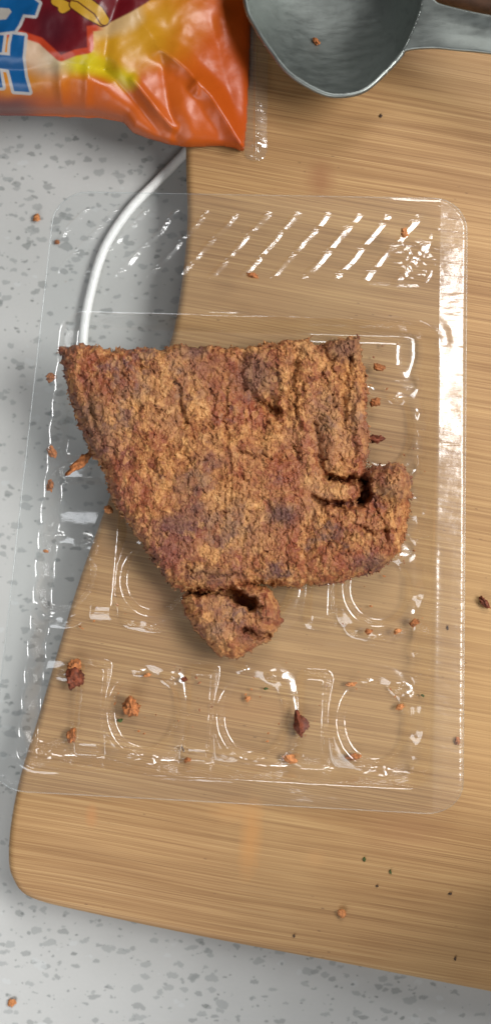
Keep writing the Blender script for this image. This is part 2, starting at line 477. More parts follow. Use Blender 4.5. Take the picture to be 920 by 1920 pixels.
# ------------------------------------------------------------------ clear tray
FL = BT + 0.0004
TL, TR, BR, BL = (104, 358), (876, 372), (868, 1530), (-22, 1482)
def tray():
    root = empty('plastic_tray', V(450, 950, FL), 'clear ribbed plastic food tray with moulded compartments under the dried meat', 'food tray')
    nx, ny = 430, 600
    u = np.linspace(0, 1, nx); v = np.linspace(0, 1, ny); U, W = np.meshgrid(u, v)
    PX = TL[0] * (1 - U) * (1 - W) + TR[0] * U * (1 - W) + BR[0] * U * W + BL[0] * (1 - U) * W
    PY = TL[1] * (1 - U) * (1 - W) + TR[1] * U * (1 - W) + BR[1] * U * W + BL[1] * (1 - U) * W
    # design coordinates: straight tray, right and bottom edges as in the photo
    A = 104 + U * 766; B = 362 + W * 1160          # 104..870, 362..1522
    def rr(x0, y0, x1, y1, r):                      # signed distance to a rounded rectangle, + inside
        qx = np.abs(A - (x0 + x1) / 2) - (x1 - x0) / 2 + r; qy = np.abs(B - (y0 + y1) / 2) - (y1 - y0) / 2 + r
        return -(np.minimum(np.maximum(qx, qy), 0) + np.hypot(np.maximum(qx, 0), np.maximum(qy, 0)) - r)
    outer = rr(104, 362, 870, 1522, 62)
    H = 9.0                                         # mm, rim above floor
    pit = rr(142, 594, 818, 1476, 40)
    h = H - (H - 0.3) * ss(-4, 34, pit)
    # second small step round the well
    h = h - 0.5 * ss(4, -10, pit) * ss(-30, -12, pit) * ss(-0.1, 0.4, fbm(A / 150, B / 150, 44, 2))
    # rows of compartments, ridges between
    def ridge_v(x, y0, y1, w, hh):
        d = np.abs(A - x); e = np.minimum(B - y0, y1 - B)
        return hh * ss(w + 16, w - 4, d) * ss(-8, 24, e)
    def ridge_h(y, x0, x1, w, hh):
        d = np.where(B > y, (B - y) * 0.45, y - B); e = np.minimum(A - x0, x1 - A)
        return hh * ss(w + 20, w - 5, d) * ss(-8, 30, e)
    add = np.zeros_like(h)
    for x in (258, 436, 622):
        add = np.maximum(add, ridge_v(x, 1260, 1445, 17, 4.2))
        add = np.maximum(add, ridge_v(x + 4, 690, 1180, 15, 3.0))
    add = np.maximum(add, ridge_h(1226, 470, 812, 8, 0.7) + ridge_h(1226, 150, 470, 9, 0.7))
    add = np.maximum(add, ridge_h(650, 560, 772, 14, 3.0))
    add = np.maximum(add, ridge_h(940, 150, 812, 14, 2.6))
    # horseshoe ring in every compartment
    def ring(cx, cy, rx, ry, w, hh, open_top=True):
        q = np.hypot((A - cx) / rx, (B - cy) / ry); d = np.abs(q - 1) * min(rx, ry)
        r = hh * 0.9 * ss(0.84, 1.12, q) * ss(1.62, 1.16, q)
        if open_top: r = r * (0.45 + 0.55 * ss(-ry * 0.9, -ry * 0.2, B - cy))
        return r
    for x in (188, 345, 525, 722):
        add = np.maximum(add, ring(x, 1352, 56, 80, 5, 2.9))
        add = np.maximum(add, ring(x, 1100, 54, 68, 5, 2.6))
        add = np.maximum(add, ring(x, 800, 52, 78, 5, 2.4))
        for (dx, dy, r, a) in ((-26, 88, 12, 1.5), (30, -60, 12, 1.8), (10, 96, 9, 1.0), (-20, -70, 9, 1.2)):
            for cy in (1344, 1090, 800):
                jx = 9 * math.sin(x * 1.7 + cy); jy = 7 * math.cos(x + cy * 2.3)
                add = add + a * np.exp(-(((A - x - dx - jx) / r) ** 2 + ((B - cy - dy - jy) / (r * 0.7)) ** 2))
    h = h + add * ss(4, 26, pit)
    # knobs along the two side walls
    for yy in np.arange(690, 1440, 52):
        for xx in (158, 792):
            h = h + 1.7 * np.exp(-(((A - xx) / 13) ** 2 + ((B - yy) / 16) ** 2))
    # knurled grip strip across the top flange
    strip = rr(112, 388, 812, 532, 26)
    s_ = A + (B - 460) * 0.78 + 3 * vnoise(A / 30, B / 30, 61)
    d_ = (s_ % 56) / 1.27                                                 # 0..44 across a slanted rib, crest at the upper left
    gap = np.abs(((B - 386 + 0.12 * A) / 44) % 1 - 0.5) * 44
    saw = (np.where(d_ < 11, 1 - d_ / 11, 0) + ss(39, 44, d_)) * 0.62 * (1 + 0.30 * (720 - A) / 500)
    h = h + saw * ss(1.0, 4.5, gap) * ss(4, 14, strip)
    h = h + 0.4 * fbm(A / 11, B / 7, 66, 3) * ss(60, 18, np.hypot(A - 775, B - 480)) + 0.05 * fbm(A / 18, B / 12, 67, 3) * ss(-4, 10, strip)
    h = h - 0.3 * ss(-3, 12, strip) * ss(600, 800, A)
    # rim strip leans outwards and is slightly wavy
    dr = 870 - A
    h = h - (0.008 + 0.036 * np.exp(-((B - 650) / 230) ** 2)) * np.clip(50 - dr, 0, 50) - (0.12 + 0.9 * ss(500, 600, A)) * ss(44, 0, 1522 - B)
    h = h - 0.4 * ss(7, 1, outer) * ss(700, 780, A)
    h = h + 0.16 * fbm(A / 50, B / 26, 5, 3) * (1 - 0.8 * ss(-4, 10, strip)) + 0.5 * fbm(A / 120, B / 120, 9, 2)
    h = h + 0.10 * fbm(A / 30, B / 5.5, 3, 2) * ss(60, 48, dr)
    # heel of the left side drops a touch where it hangs over the counter
    Z = FL + h * 0.001
    cell = (outer[:-1, :-1] > 0) & (outer[1:, 1:] > 0) & (outer[1:, :-1] > 0) & (outer[:-1, 1:] > 0)
    x, y = P(PX, PY, Z); verts = np.stack([x, y, Z], -1).reshape(-1, 3)
    strip_cells = cell & (A[:-1, :-1] > 819)
    for nm, mk, mt in (('tray_shell', cell & ~strip_cells, M_CLEAR), ('tray_rim', strip_cells, M_RIM)):
        f = grid_faces(mk, ny, nx); v_, f_, _ = compact(verts, f)
        mesh_obj(nm, v_, f_, mt, root)
    # thickened cut edge all round
    pts = []
    def q(a, b): 
        uu, ww = (a - 104) / 766, (b - 362) / 1160
        return (TL[0] * (1 - uu) * (1 - ww) + TR[0] * uu * (1 - ww) + BR[0] * uu * ww + BL[0] * (1 - uu) * ww,
                TL[1] * (1 - uu) * (1 - ww) + TR[1] * uu * (1 - ww) + BR[1] * uu * ww + BL[1] * (1 - uu) * ww)
    for (cx, cy, a0) in ((808, 424, -90), (808, 1460, 0), (166, 1460, 90), (166, 424, 180)):
        for k in range(9):
            a = math.radians(a0 + 90 * k / 8); pts.append((cx + 61 * math.cos(a), cy + 61 * math.sin(a)))
    dense = []
    for i in range(len(pts)):
        p, r_ = pts[i], pts[(i + 1) % len(pts)]; dd = math.dist(p, r_); m = max(1, int(dd / 25))
        for k in range(m): dense.append((p[0] + (r_[0] - p[0]) * k / m, p[1] + (r_[1] - p[1]) * k / m))
    dense.append(dense[0])
    path = []
    for a, b in dense:
        z = H - float(0.008 + 0.036 * np.exp(-((b - 650) / 230) ** 2)) * min(max(50 - (870 - a), 0), 50) - float(0.12 + 0.9 * ss(500, 600, a)) * float(ss(44, 0, 1522 - b)) - 0.45
        path.append(V(*q(a, b), FL + z * 0.001))
    Vs, Fs = tube(path, 0.00022, 6); Fs = Fs[:-2]
    mesh_obj('cut_edge', Vs, Fs, M_EDGE, root)
tray()

# grains: many tiny irregular flakes in one mesh
def flakes(name, pts, mat, parent=None, origin=None, seed=3):
    """pts: (px, py, z, length_px, width_px, angle)"""
    rng = np.random.RandomState(seed); Vs, Fs = [], []
    base = np.array([(1, 0, 0), (0.45, 0.8, 0.1), (-0.5, 0.75, 0), (-1, 0, 0), (-0.45, -0.8, 0.1), (0.5, -0.7, 0), (0.1, 0.1, 0.9), (0, 0, -0.7)], float)
    fc = [(0, 1, 6), (1, 2, 6), (2, 3, 6), (3, 4, 6), (4, 5, 6), (5, 0, 6), (1, 0, 7), (2, 1, 7), (3, 2, 7), (4, 3, 7), (5, 4, 7), (0, 5, 7)]
    for px, py, z, l, w, a in pts:
        b = base * (1 + 0.35 * rng.randn(8, 1).clip(-1, 1)) * np.array([l / 2, w / 2, min(l, w) * 0.45]) * 0.000175
        tz = rng.uniform(-0.5, 0.5); ca, sa = math.cos(a), math.sin(a)
        x = b[:, 0] * ca - b[:, 1] * sa; y = b[:, 0] * sa + b[:, 1] * ca; zz = b[:, 2] + b[:, 0] * tz * 0.6
        X0, Y0 = P(px, py, z); n = len(Vs)
        Vs += [(X0 + x[k], Y0 + y[k], z + zz[k]) for k in range(8)]; Fs += [tuple(n + i for i in f) for f in fc]
    return mesh_obj(name, Vs, Fs, mat, parent, smooth=False, origin=origin)

# ------------------------------------------------------------------ dried meat
def meat_noise(X, Y, s):
    """flaky, granular relief in mm; X, Y in px"""
    wx = 9 * fbm(X / 40, Y / 40, s + 50, 3); wy = 9 * fbm(X / 40, Y / 40, s + 60, 3)
    f1, f2, rv = cells((X + wx) / 17, (Y + wy) / 22, s)
    g1, g2, gv = cells((X + wx) / 8.5, (Y + wy * 1.3) / 7.5, s + 9)
    k1, k2, kv = cells((X + wx * .6) / 4.6, (Y + wy) / 4.2, s + 19)
    big = fbm(X / 85, Y / 110, s + 3, 3)
    mid = fbm(X / 24, Y / 42, s + 5, 4, 0.6)
    crack = np.abs(fbm(X / 26, Y / 70, s + 7, 4, 0.55)); crack = -ss(0.10, 0.0, crack)
    h = 1.1 * big + 0.85 * mid + 0.55 * (rv - 0.5) * ss(0.0, 0.3, f2 - f1) + 0.55 * (gv - 0.5) * ss(0, 0.3, g2 - g1) \
        - 0.25 * ss(0.22, 0.0, g2 - g1) + 0.28 * (kv - 0.5) + 0.7 * crack * ss(-0.1, 0.4, fbm(X / 90, Y / 90, s + 8, 2)) + 0.32 * fbm(X / 4.5, Y / 11, s + 77, 3, 0.6) + 0.10 * vnoise(X / 2.2, Y / 2.4, s)
    pits = ss(0.33, 0.62, fbm(X / 12, Y / 20, s + 33, 3)); h = h - 0.8 * pits
    return h

def meat():
    base_z = FL + 0.0045
    root = empty('dried_meat', V(440, 880, base_z), 'large crumbly reddish brown slab of dried meat lying in the clear tray', 'dried meat')
    S = 1.25
    px = np.arange(88, 800, S); py = np.arange(612, 1125, S); X, Y = np.meshgrid(px, py)
    out = [(108, 650), (150, 644), (210, 652), (300, 651), (345, 645), (400, 650), (450, 652), (500, 643), (552, 634), (582, 634), (597, 645), (640, 635), (672, 630),
           (680, 665), (684, 700), (690, 740), (688, 790), (692, 830), (690, 862), (684, 884), (700, 872), (728, 867), (758, 873), (772, 895), (770, 940), (762, 1000),
           (750, 1040), (712, 1070), (640, 1094), (560, 1101), (490, 1096), (440, 1104), (400, 1114), (345, 1112), (312, 1092), (284, 1048), (245, 992),
           (212, 940), (194, 882), (168, 850), (148, 800), (132, 750), (118, 700)]
    e = sdf(X, Y, out)
    jag = 5.5 * fbm(X / 16, Y / 16, 71, 4, 0.6) + 3 * (cells(X / 11, Y / 11, 81)[2] - 0.5)
    e = e + jag
    # thickness profile: round shoulder; broad slope on the left and lower-left sides
    W = np.full_like(X, 20.0)
    W = W + 16 * ss(60, 0, seg_dist(X, Y, [(110, 650), (150, 800), (200, 900)])) + 14 * ss(70, 0, seg_dist(X, Y, [(300, 1090), (500, 1098), (700, 1075)]))
    W = W + 10 * ss(50, 0, seg_dist(X, Y, [(760, 1000), (770, 900)]))
    t = np.clip(e / W, 0, 1)
    top = 9.6 * np.sqrt(1 - (1 - t) ** 2)
    top = top + 2.2 * ss(200, 0, np.hypot(X - 330, Y - 850)) + 1.8 * ss(170, 0, np.hypot(X - 600, Y - 1010))
    top = top - 1.6 * ss(120, 0, np.hypot(X - 480, Y - 740)) * 1.0
    # strips of fibre in the torn upper right part
    fr = ss(440, 520, X) * ss(900, 840, Y)
    top = top + fr * 0.9 * ss(-0.3, 0.4, fbm(X / 60, Y / 120, 14, 2)) * np.sin((X + 34 * fbm(X / 70, Y / 90, 4, 3)) / 9.0) * t
    # knob curled up on the right and the hollow beside it
    top = top + 6.5 * np.exp(-(((X - 742) / 30) ** 2 + ((Y - 905) / 34) ** 2) ** 1.4)
    top = top + 3.5 * np.exp(-(((X - 700) / 22) ** 2 + ((Y - 900) / 22) ** 2) ** 1.3)
    top = top + 3.0 * np.exp(-(((X - 700) / 80) ** 2 + ((Y - 1000) / 36) ** 2))
    top = top - 8.5 * ss(15, 3, seg_dist(X, Y, [(684, 900), (686, 925), (676, 941)]))
    def gully(pts, w, d):
        nonlocal top
        dd = seg_dist(X + 5 * vnoise(X / 14, Y / 14, 11), Y + 5 * vnoise(X / 14, Y / 14, 12), pts)
        top = top - 0.75 * d * ss(w * 1.35, w * 0.1, dd) * t * (0.55 + 0.6 * ss(-0.3, 0.4, fbm(X / 22, Y / 22, 13, 2)))
    gully([(676, 941), (650, 946), (612, 942), (590, 936)], 8, 6.5)
    gully([(616, 892), (645, 900), (690, 902)], 6, 4.0)
    gully([(612, 890), (630, 898), (665, 893)], 9, 4.5)
    gully([(592, 800), (598, 845), (604, 878), (614, 892)], 7, 3.2)
    gully([(452, 665), (448, 710), (468, 742), (512, 770)], 13, 4.0)
    gully([(512, 745), (516, 775)], 9, 4.5)
    gully([(603, 640), (612, 668), (628, 676)], 8, 4.0)
    gully([(655, 668), (650, 730), (643, 790)], 6, 2.4)
    gully([(556, 660), (552, 730), (560, 800)], 6, 2.5)
    gully([(330, 720), (346, 790)], 6, 2.2)
    gully([(392, 735), (398, 800)], 6, 2.2)
    gully([(452, 850), (520, 862), (560, 858)], 6, 1.6)
    gully([(300, 770), (345, 800)], 5, 1.4)
    gully([(350, 1070), (420, 1082), (480, 1066)], 6, 2.2)
    gully([(660, 985), (700, 1000), (742, 995)], 6, 2.2)
    gully([(700, 950), (722, 990), (730, 1030)], 5, 2.0)
    gully([(430, 700), (420, 800), (436, 880)], 5, 1.4)
    gully([(210, 660), (150, 690), (165, 760), (190, 830)], 8, 2.0)
    top = top + meat_noise(X, Y, 100) * (0.35 + 0.65 * t)
    bot = 1.2 + 2.4 * (1 - t) ** 2 + 0.6 * fbm(X / 30, Y / 30, 99, 3)
    bot = np.minimum(bot, top - 0.3)
    # lateral crumble so faces overhang a little
    cell = (e[:-1, :-1] > 0) & (e[1:, 1:] > 0) & (e[1:, :-1] > 0) & (e[:-1, 1:] > 0)
    JX = X + 2.6 * vnoise(X / 7, Y / 6, 41) + 1.3 * vnoise(X / 3, Y / 3, 42); JY = Y + 2.6 * vnoise(X / 6, Y / 7, 43) + 1.3 * vnoise(X / 3, Y / 3, 44)
    closed_slab('meat_slab', JX, JY, base_z + top * 0.001, base_z + bot * 0.001, cell, M_MEAT, root)

    rng = np.random.RandomState(8); ok = np.argwhere(e > 1); pts = []
    for j, i in ok[rng.choice(len(ok), 1500)]:
        pts.append((JX[j, i], JY[j, i], base_z + top[j, i] * 0.001 + 0.0001, rng.uniform(3, 9), rng.uniform(2, 5), rng.normal(1.4, 0.7)))
    ed = np.argwhere((e > 0) & (e < 5))
    for j, i in ed[rng.choice(len(ed), 420)]:
        pts.append((JX[j, i] + rng.normal(0, 1.5), JY[j, i] + rng.normal(0, 1.5), base_z + max(top[j, i], 1.5) * 0.0008, rng.uniform(3, 9), rng.uniform(2, 5), rng.uniform(0, 3.14)))
    tag(flakes('loose_flakes', pts, M_MEAT, root), kind='stuff')

    # curled lump at the lower edge, torn loose round a dark hollow
    px = np.arange(325, 545, S); py = np.arange(1070, 1250, S); X, Y = np.meshgrid(px, py)
    out2 = [(338, 1122), (352, 1102), (400, 1098), (440, 1092), (470, 1092), (505, 1103), (526, 1135), (530, 1165), (512, 1195), (478, 1220), (440, 1237), (405, 1226), (372, 1192), (348, 1155)]
    e = sdf(X, Y, out2) + 4.5 * fbm(X / 15, Y / 15, 171, 4, 0.6)
    t = np.clip(e / 34, 0, 1)
    top = 10.5 * np.sqrt(1 - (1 - t) ** 2)
    top = top + 2.5 * np.exp(-(((X - 500) / 24) ** 2 + ((Y - 1140) / 30) ** 2)) 
    hd = seg_dist(X + 4 * vnoise(X / 12, Y / 12, 5), Y + 4 * vnoise(X / 12, Y / 12, 6), [(432, 1112), (448, 1122), (470, 1132)])
    top = top - 11 * ss(19, 6, hd)
    hd = seg_dist(X + 4 * vnoise(X / 12, Y / 12, 7), Y + 3 * vnoise(X / 12, Y / 12, 8), [(345, 1110), (385, 1112), (410, 1106), (435, 1112)])
    top = top - 7 * ss(9, 3, hd)
    hd = seg_dist(X, Y, [(458, 1180), (480, 1192), (505, 1190)]); top = top - 4.5 * ss(9, 2, hd + 3 * vnoise(X / 8, Y / 8, 9))
    top = top + meat_noise(X, Y, 300) * (0.35 + 0.65 * t)
    bot = -0.6 + 2.6 * (1 - t) ** 2; 
    top = np.maximum(top, bot + 0.35)
    cell = (e[:-1, :-1] > 0) & (e[1:, 1:] > 0) & (e[1:, :-1] > 0) & (e[:-1, 1:] > 0)
    JX = X + 2.6 * vnoise(X / 7, Y / 6, 141) + 1.2 * vnoise(X / 3, Y / 3, 142); JY = Y + 2.6 * vnoise(X / 6, Y / 7, 143) + 1.2 * vnoise(X / 3, Y / 3, 144)
    o = closed_slab('curled_lump', JX, JY, base_z + top * 0.001, base_z + bot * 0.001, cell, M_MEAT, root)
    o['label'] = 'rounded lump curled over a dark hollow at the lower edge'
meat()

# ------------------------------------------------------------------ spoon
def spoon():
    ZR = BT + 0.017
    bowl = spline([(463, 10), (482, 52), (508, 92), (544, 136), (596, 168), (633, 177), (680, 168), (722, 132), (752, 97), (775, 50), (790, 0), (780, -60), (735, -130), (660, -172), (575, -172), (500, -135), (460, -70)], 6)
    hand = spline([(722, 132), (752, 97), (805, 89), (857, 93), (920, 99), (1100, 125), (1400, 170), (1560, 190), (1590, 160), (1570, 125), (1400, 95), (1100, 62), (920, 29), (832, 9), (812, -2), (790, -22), (775, -70), (740, -30), (720, 60)], 6)
    S = 1.6
    X, Y = np.meshgrid(np.arange(440, 1600, S), np.arange(-200, 200, S))
    db, dh = sdf(X, Y, bowl), sdf(X, Y, hand)
    e = np.maximum(db, dh)
    depth = 14.5 * (1 - (1 - np.clip(db / 128, 0, 1)) ** 2.3)
    depth = depth + (blur(depth, 12) - depth) * ss(0, 45, db)
    z = -depth + 0.05 * np.maximum(X - 740, 0) 
    z = z + 1.2 * ss(0, 30, dh) * ss(790, 900, X) * -0.8
    Z = ZR + z * 0.001
    root = empty('steel_spoon', V(610, 10, BT), 'grey brushed steel spoon with a deep bowl lying across the top of the board', 'spoon')
    x, y = P(X, Y, Z); verts = np.stack([x, y, Z], -1).reshape(-1, 3)
    ny, nx = X.shape
    ok = e > 0
    cell = ok[:-1, :-1] & ok[1:, 1:] & ok[1:, :-1] & ok[:-1, 1:]
    # slide the outermost vertices on to the true outline
    isb = (db[:-1, :-1] > 0)
    # pull edge vertices onto the outline
    vm = np.zeros(X.shape, int); vm[:-1, :-1] += cell; vm[1:, :-1] += cell; vm[:-1, 1:] += cell; vm[1:, 1:] += cell
    rim = (vm > 0) & (vm < 4)
    gy, gx = np.gradient(e, S, S); gl = np.hypot(gx, gy) + 1e-6
    X2 = np.where(rim, X - gx / gl * e, X); Y2 = np.where(rim, Y - gy / gl * e, Y)
    db2 = sdf(X2, Y2, bowl); dz = -14.5 * (1 - (1 - np.clip(db2 / 128, 0, 1)) ** 2.3) + 0.05 * np.maximum(X2 - 740, 0)
    Z = np.where(rim, ZR + dz * 0.001, Z)
    x, y = P(X2, Y2, Z); verts = np.stack([x, y, Z], -1).reshape(-1, 3)
    for nm, m in (('spoon_bowl', cell & isb), ('spoon_handle', cell & ~isb)):
        f = grid_faces(m, ny, nx); v_, f_, _ = compact(verts, f)
        o = mesh_obj(nm, v_, f_, M_STEEL, root)
        md = o.modifiers.new('thickness', 'SOLIDIFY'); md.thickness = 0.0013; md.offset = -1
spoon()

# ------------------------------------------------------------------ snack bag
def bag():
    root = empty('snack_bag', V(200, 60, BT), 'glossy orange and yellow snack bag with blue lettering at the top left', 'snack bag')
    S = 1.5
    X, Y = np.meshgrid(np.arange(-260, 476, S), np.arange(-320, 282, S))
    out = [(-250, 204), (-100, 206), (0, 209), (100, 210), (180, 214), (228, 224), (246, 244), (275, 256), (318, 270), (345, 274), (400, 272), (440, 273), (458, 280), (463, 230), (468, 120), (472, 0), (474, -200), (474, -315), (-255, -315)]
    out = [p for p in out]
    e = sdf(X, Y, out)
    W = 150 - 40 * ss(250, 450, X)
    t = np.clip(e / W, 0, 1)
    lens = np.sqrt(1 - (1 - t) ** 2); lens = lens + (blur(lens, 10) - lens) * ss(8, 50, e)
    R = ss(474, 90, X)                                # flat at the sealed end, plump to the left
    top = 1.2 + (5 + 15 * R) * lens
    bot = -(1.0 + 9 * R) * lens * ss(345, 200, X) * 0 + 0.6 * (1 - t)
    def crease(pts, w, hgt, fade=1.0):
        nonlocal top
        d = seg_dist(X, Y, pts); top = top + hgt * np.clip(1 - d / w, 0, 1) ** 1.5
    crease([(303, 92), (350, 128), (395, 178), (430, 232), (452, 270)], 30, 3.4)
    crease([(303, 92), (308, 160), (330, 262)], 30, -1.6)
    crease([(303, 92), (260, 30), (240, -60)], 40, 1.5)
    crease([(196, 130), (245, 182), (300, 250)], 26, -1.6)
    crease([(196, 130), (120, 118), (40, 132), (-80, 130)], 30, -2.0)
    crease([(196, 130), (200, 60), (222, 0)], 30, -1.8)
    crease([(250, 150), (290, 200), (325, 240)], 14, 1.8)
    crease([(110, 120), (118, 200)], 18, 1.1)
    crease([(165, 122), (160, 212)], 16, 0.9)
    crease([(395, 30), (420, 140), (450, 250)], 22, -0.6)
    crease([(360, 165), (372, 150), (368, 175)], 12, 0.9)
    top = top + (1.3 * fbm(X / 90, Y / 90, 5, 3) + 0.5 * fbm(X / 26, Y / 34, 15, 3)) * t ** 0.5
    top = blur(top, 2, 2)
    top = np.maximum(top, bot + 0.3)
    # ---- print
    def c(r, g, b):
        return np.array([((v / 255 + .055) / 1.055) ** 2.4 if v > 10 else v / 255 / 12.92 for v in (r, g, b)])
    nz = 14 * fbm(X / 50, Y / 50, 25, 3)
    rgb = np.zeros(X.shape + (3,)) + c(240, 112, 28)
    def blend(mask, col):
        nonlocal rgb
        rgb = rgb * (1 - mask[..., None]) + np.array(col) * mask[..., None]
    blend(ss(330, 470, X + nz) * 0.55, c(222, 82, 18))
    blend(ss(225, 60, X + nz + (Y - 120) * 0.5) * 0.9, c(246, 160, 44))
    blend(ss(125, 30, np.hypot((X - 215), (Y - 60) * 1.1) + nz) * 0.9, c(244, 182, 36))
    blend(ss(130, 10, np.hypot((X - 285), (Y - 30)) + nz) * 0.85, c(244, 176, 40))
    blend(ss(60, 5, np.hypot((X - 150) * 0.7, (Y - 118) * 1.6) + nz * .6) * 0.95, c(250, 228, 30))
    blend(ss(30, 2, seg_dist(X, Y, [(150, 108), (195, 130), (240, 150)]) + nz * .4) * 0.9, c(250, 226, 40))
    blend(ss(50, 10, seg_dist(X, Y, [(60, 92), (95, 120)]) + nz) * 0.7, c(245, 225, 205))
    blend(ss(40, 10, seg_dist(X, Y, [(190, 45), (240, 25)]) + nz) * 0.5, c(246, 222, 190))
    blend(ss(150, 195, Y + nz * .8) * ss(230, 90, X), c(226, 110, 46))
    blend(ss(90, 30, X) * ss(168, 196, Y + nz * .4), c(150, 84, 76))
    maroon = [(-260, -320), (-260, 60), (42, 57), (80, 70), (115, 102), (140, 92), (163, 88), (162, 48), (205, 42), (245, 22), (275, 4), (330, -40), (330, -320)]
    dm = sdf(X, Y, maroon)
    blend(ss(-15, -11, dm) * ss(200, 178, X), c(226, 78, 40))
    blend(ss(-3, 1, dm), c(128, 20, 32))
    blend(ss(0, 1, dm) * ss(60, 0, np.hypot(X - 100, Y - 50) + nz), c(98, 26, 40))
    for lob in ([(105, 2), (125, 12), (118, 16)], [(140, 8), (165, 26), (192, 40)], [(122, -12), (150, -6), (185, 20), (196, 38)]):
        d = seg_dist(X, Y, lob); blend(ss(12, 10, d), c(92, 20, 20)); blend(ss(9.5, 7.5, d), c(232, 178, 52))
    # blue letters with white outline
    P1 = [(48, -14), (74, 6), (66, 29), (44, 27), (36, 46), (28, 58), (-4, 62), (-40, 58), (-40, -14)]
    P1h = [(-12, 14), (18, 16), (22, 22), (12, 36), (-12, 38)]
    Hh = [(24, 64), (47, 67), (43, 108), (48, 145), (56, 173), (27, 171), (17, 131), (-6, 127), (-6, 102), (19, 104), (20, 84)]
    Hl = [(-40, 62), (8, 66), (4, 98), (-8, 100), (-8, 128), (0, 130), (6, 164), (-40, 166)]
    def glyph(*polys, hole=None):
        d = np.full(X.shape, -1e9)
        for p_ in polys: d = np.maximum(d, sdf(X, Y, p_))
        if hole: d = np.minimum(d, -sdf(X, Y, hole))
        return d
    ds = [glyph(P1, hole=P1h), glyph(Hh, Hl)]
    for d in ds: blend(ss(-6.5, -4.5, d), c(222, 216, 218))
    blend(ss(-1, 1, sdf(X, Y, P1h)), c(214, 206, 200))
    for d in ds: blend(ss(-1, 1.2, d), c(14, 104, 176))
    cell = (e[:-1, :-1] > 0) & (e[1:, 1:] > 0) & (e[1:, :-1] > 0) & (e[:-1, 1:] > 0)
    closed_slab('bag_film', X, Y, BT + 0.0012 + top * 0.001, BT + 0.0006 + bot * 0.001, cell, M_BAG, root, rgb=rgb)
    # clear crimped seal along the right edge
    X, Y = np.meshgrid(np.arange(457, 502, 1.2), np.arange(-320, 303, 1.2))
    out = spline([(457, -320), (457, 240), (459, 290), (468, 300), (480, 302), (492, 299), (499, 288), (501, 240), (502, -320)], 4)
    e = sdf(X, Y, out)
    z = 3.2 - 0.012 * np.abs(X - 480) ** 1.5 + 0.25 * np.sin(Y / 3.2) * ss(244, 256, Y) * ss(12, 4, np.abs(X - 479)) + 0.5 * ss(4, 1, np.abs(X - 479)) 
    z = z - 2.0 * ss(270, 302, Y) + 0.15 * fbm(X / 12, Y / 20, 3, 2) 
    Z = BT + z * 0.001
    ny, nx = X.shape; ok = e > 0; cell = ok[:-1, :-1] & ok[1:, 1:] & ok[1:, :-1] & ok[:-1, 1:]
    x, y = P(X, Y, Z); v_, f_, _ = compact(np.stack([x, y, Z], -1).reshape(-1, 3), grid_faces(cell, ny, nx))
    mesh_obj('clear_seal', v_, f_, M_SEAL, root)
bag()

# ------------------------------------------------------------------ dark handle past the spoon
Vs, Fs = tube([V(700, -60, BT + 0.006), V(800, -32, BT + 0.006), V(900, -8, BT + 0.006), V(1000, 12, BT + 0.006), V(1300, 70, BT + 0.006)], [0.002, 0.0045, 0.005, 0.005, 0.005], 16)
tag(mesh_obj('wooden_handle', Vs, Fs, mat_plain('dark_wood', (0.07, 0.032, 0.016), 0.55, 0.4, 90, 0.5)), 'dark brown wooden handle in the top right corner behind the spoon', 'utensil')

# ------------------------------------------------------------------ crumbs and flecks
M_CRUMB = mat_plain('crumb_brown', (0.34, 0.12, 0.038), 0.7, 0.3, 700, 0.55, 0.5)
M_DARKC = mat_plain('crumb_dark', (0.16, 0.040, 0.017), 0.65, 0.3, 700, 0.5, 0.5)
M_ORNG = mat_plain('crumb_orange', (0.50, 0.20, 0.07), 0.7, 0.3, 700, 0.35, 0.4)
M_HERB = mat_plain('herb_green', (0.055, 0.085, 0.022), 0.7, 0.3, 900, 0.4)
M_BLK = mat_plain('fleck_dark', (0.07, 0.04, 0.025), 0.7, 0.3, 900, 0.4)
def blob(px, py, z, w, l, h, rot, seed):
    """irregular lump, sizes in px; rests on z"""
    rng = random.Random(seed); nu, nv = 26, 15; s = 0.000179; Vs, Fs = [], []
    c0 = V(px, py, z)
    ca, sa = math.cos(rot), math.sin(rot)
    us = np.array([[2 * math.pi * i / nu for i in range(nu)] for j in range(nv + 1)])
    vs = np.array([[math.pi * j / nv] * nu for j in range(nv + 1)])
    x, y, zz = np.sin(vs) * np.cos(us), np.sin(vs) * np.sin(us), np.cos(vs)
    r = 1 + 0.6 * fbm(x * 1.7 + seed, y * 1.7 + zz * 1.3, seed, 3) + 0.45 * fbm(x * 4 + seed, y * 4 + zz * 3.1, seed + 5, 3)
    r = r * (0.8 + 0.4 * cells(x * 2.3 + seed, y * 2.3 + zz * 1.9, seed)[2])
    x, y, zz = x * r, y * r, zz * r
    X_ = (x * w / 2 * ca - y * l / 2 * sa) * s; Y_ = (x * w / 2 * sa + y * l / 2 * ca) * s; Z_ = zz * h / 2 * s
    Z_ = Z_ - Z_.min()
    verts = np.stack([X_ + c0.x, Y_ + c0.y, Z_ + z], -1).reshape(-1, 3)
    for j in range(nv):
        for i in range(nu):
            a, b = j * nu + i, j * nu + (i + 1) % nu; Fs.append((a, a + nu, b + nu, b))
    return verts, Fs, c0
T0 = FL + 0.0007   # tray floor
RIM = FL + 0.0093
B0 = BT + 0.00003
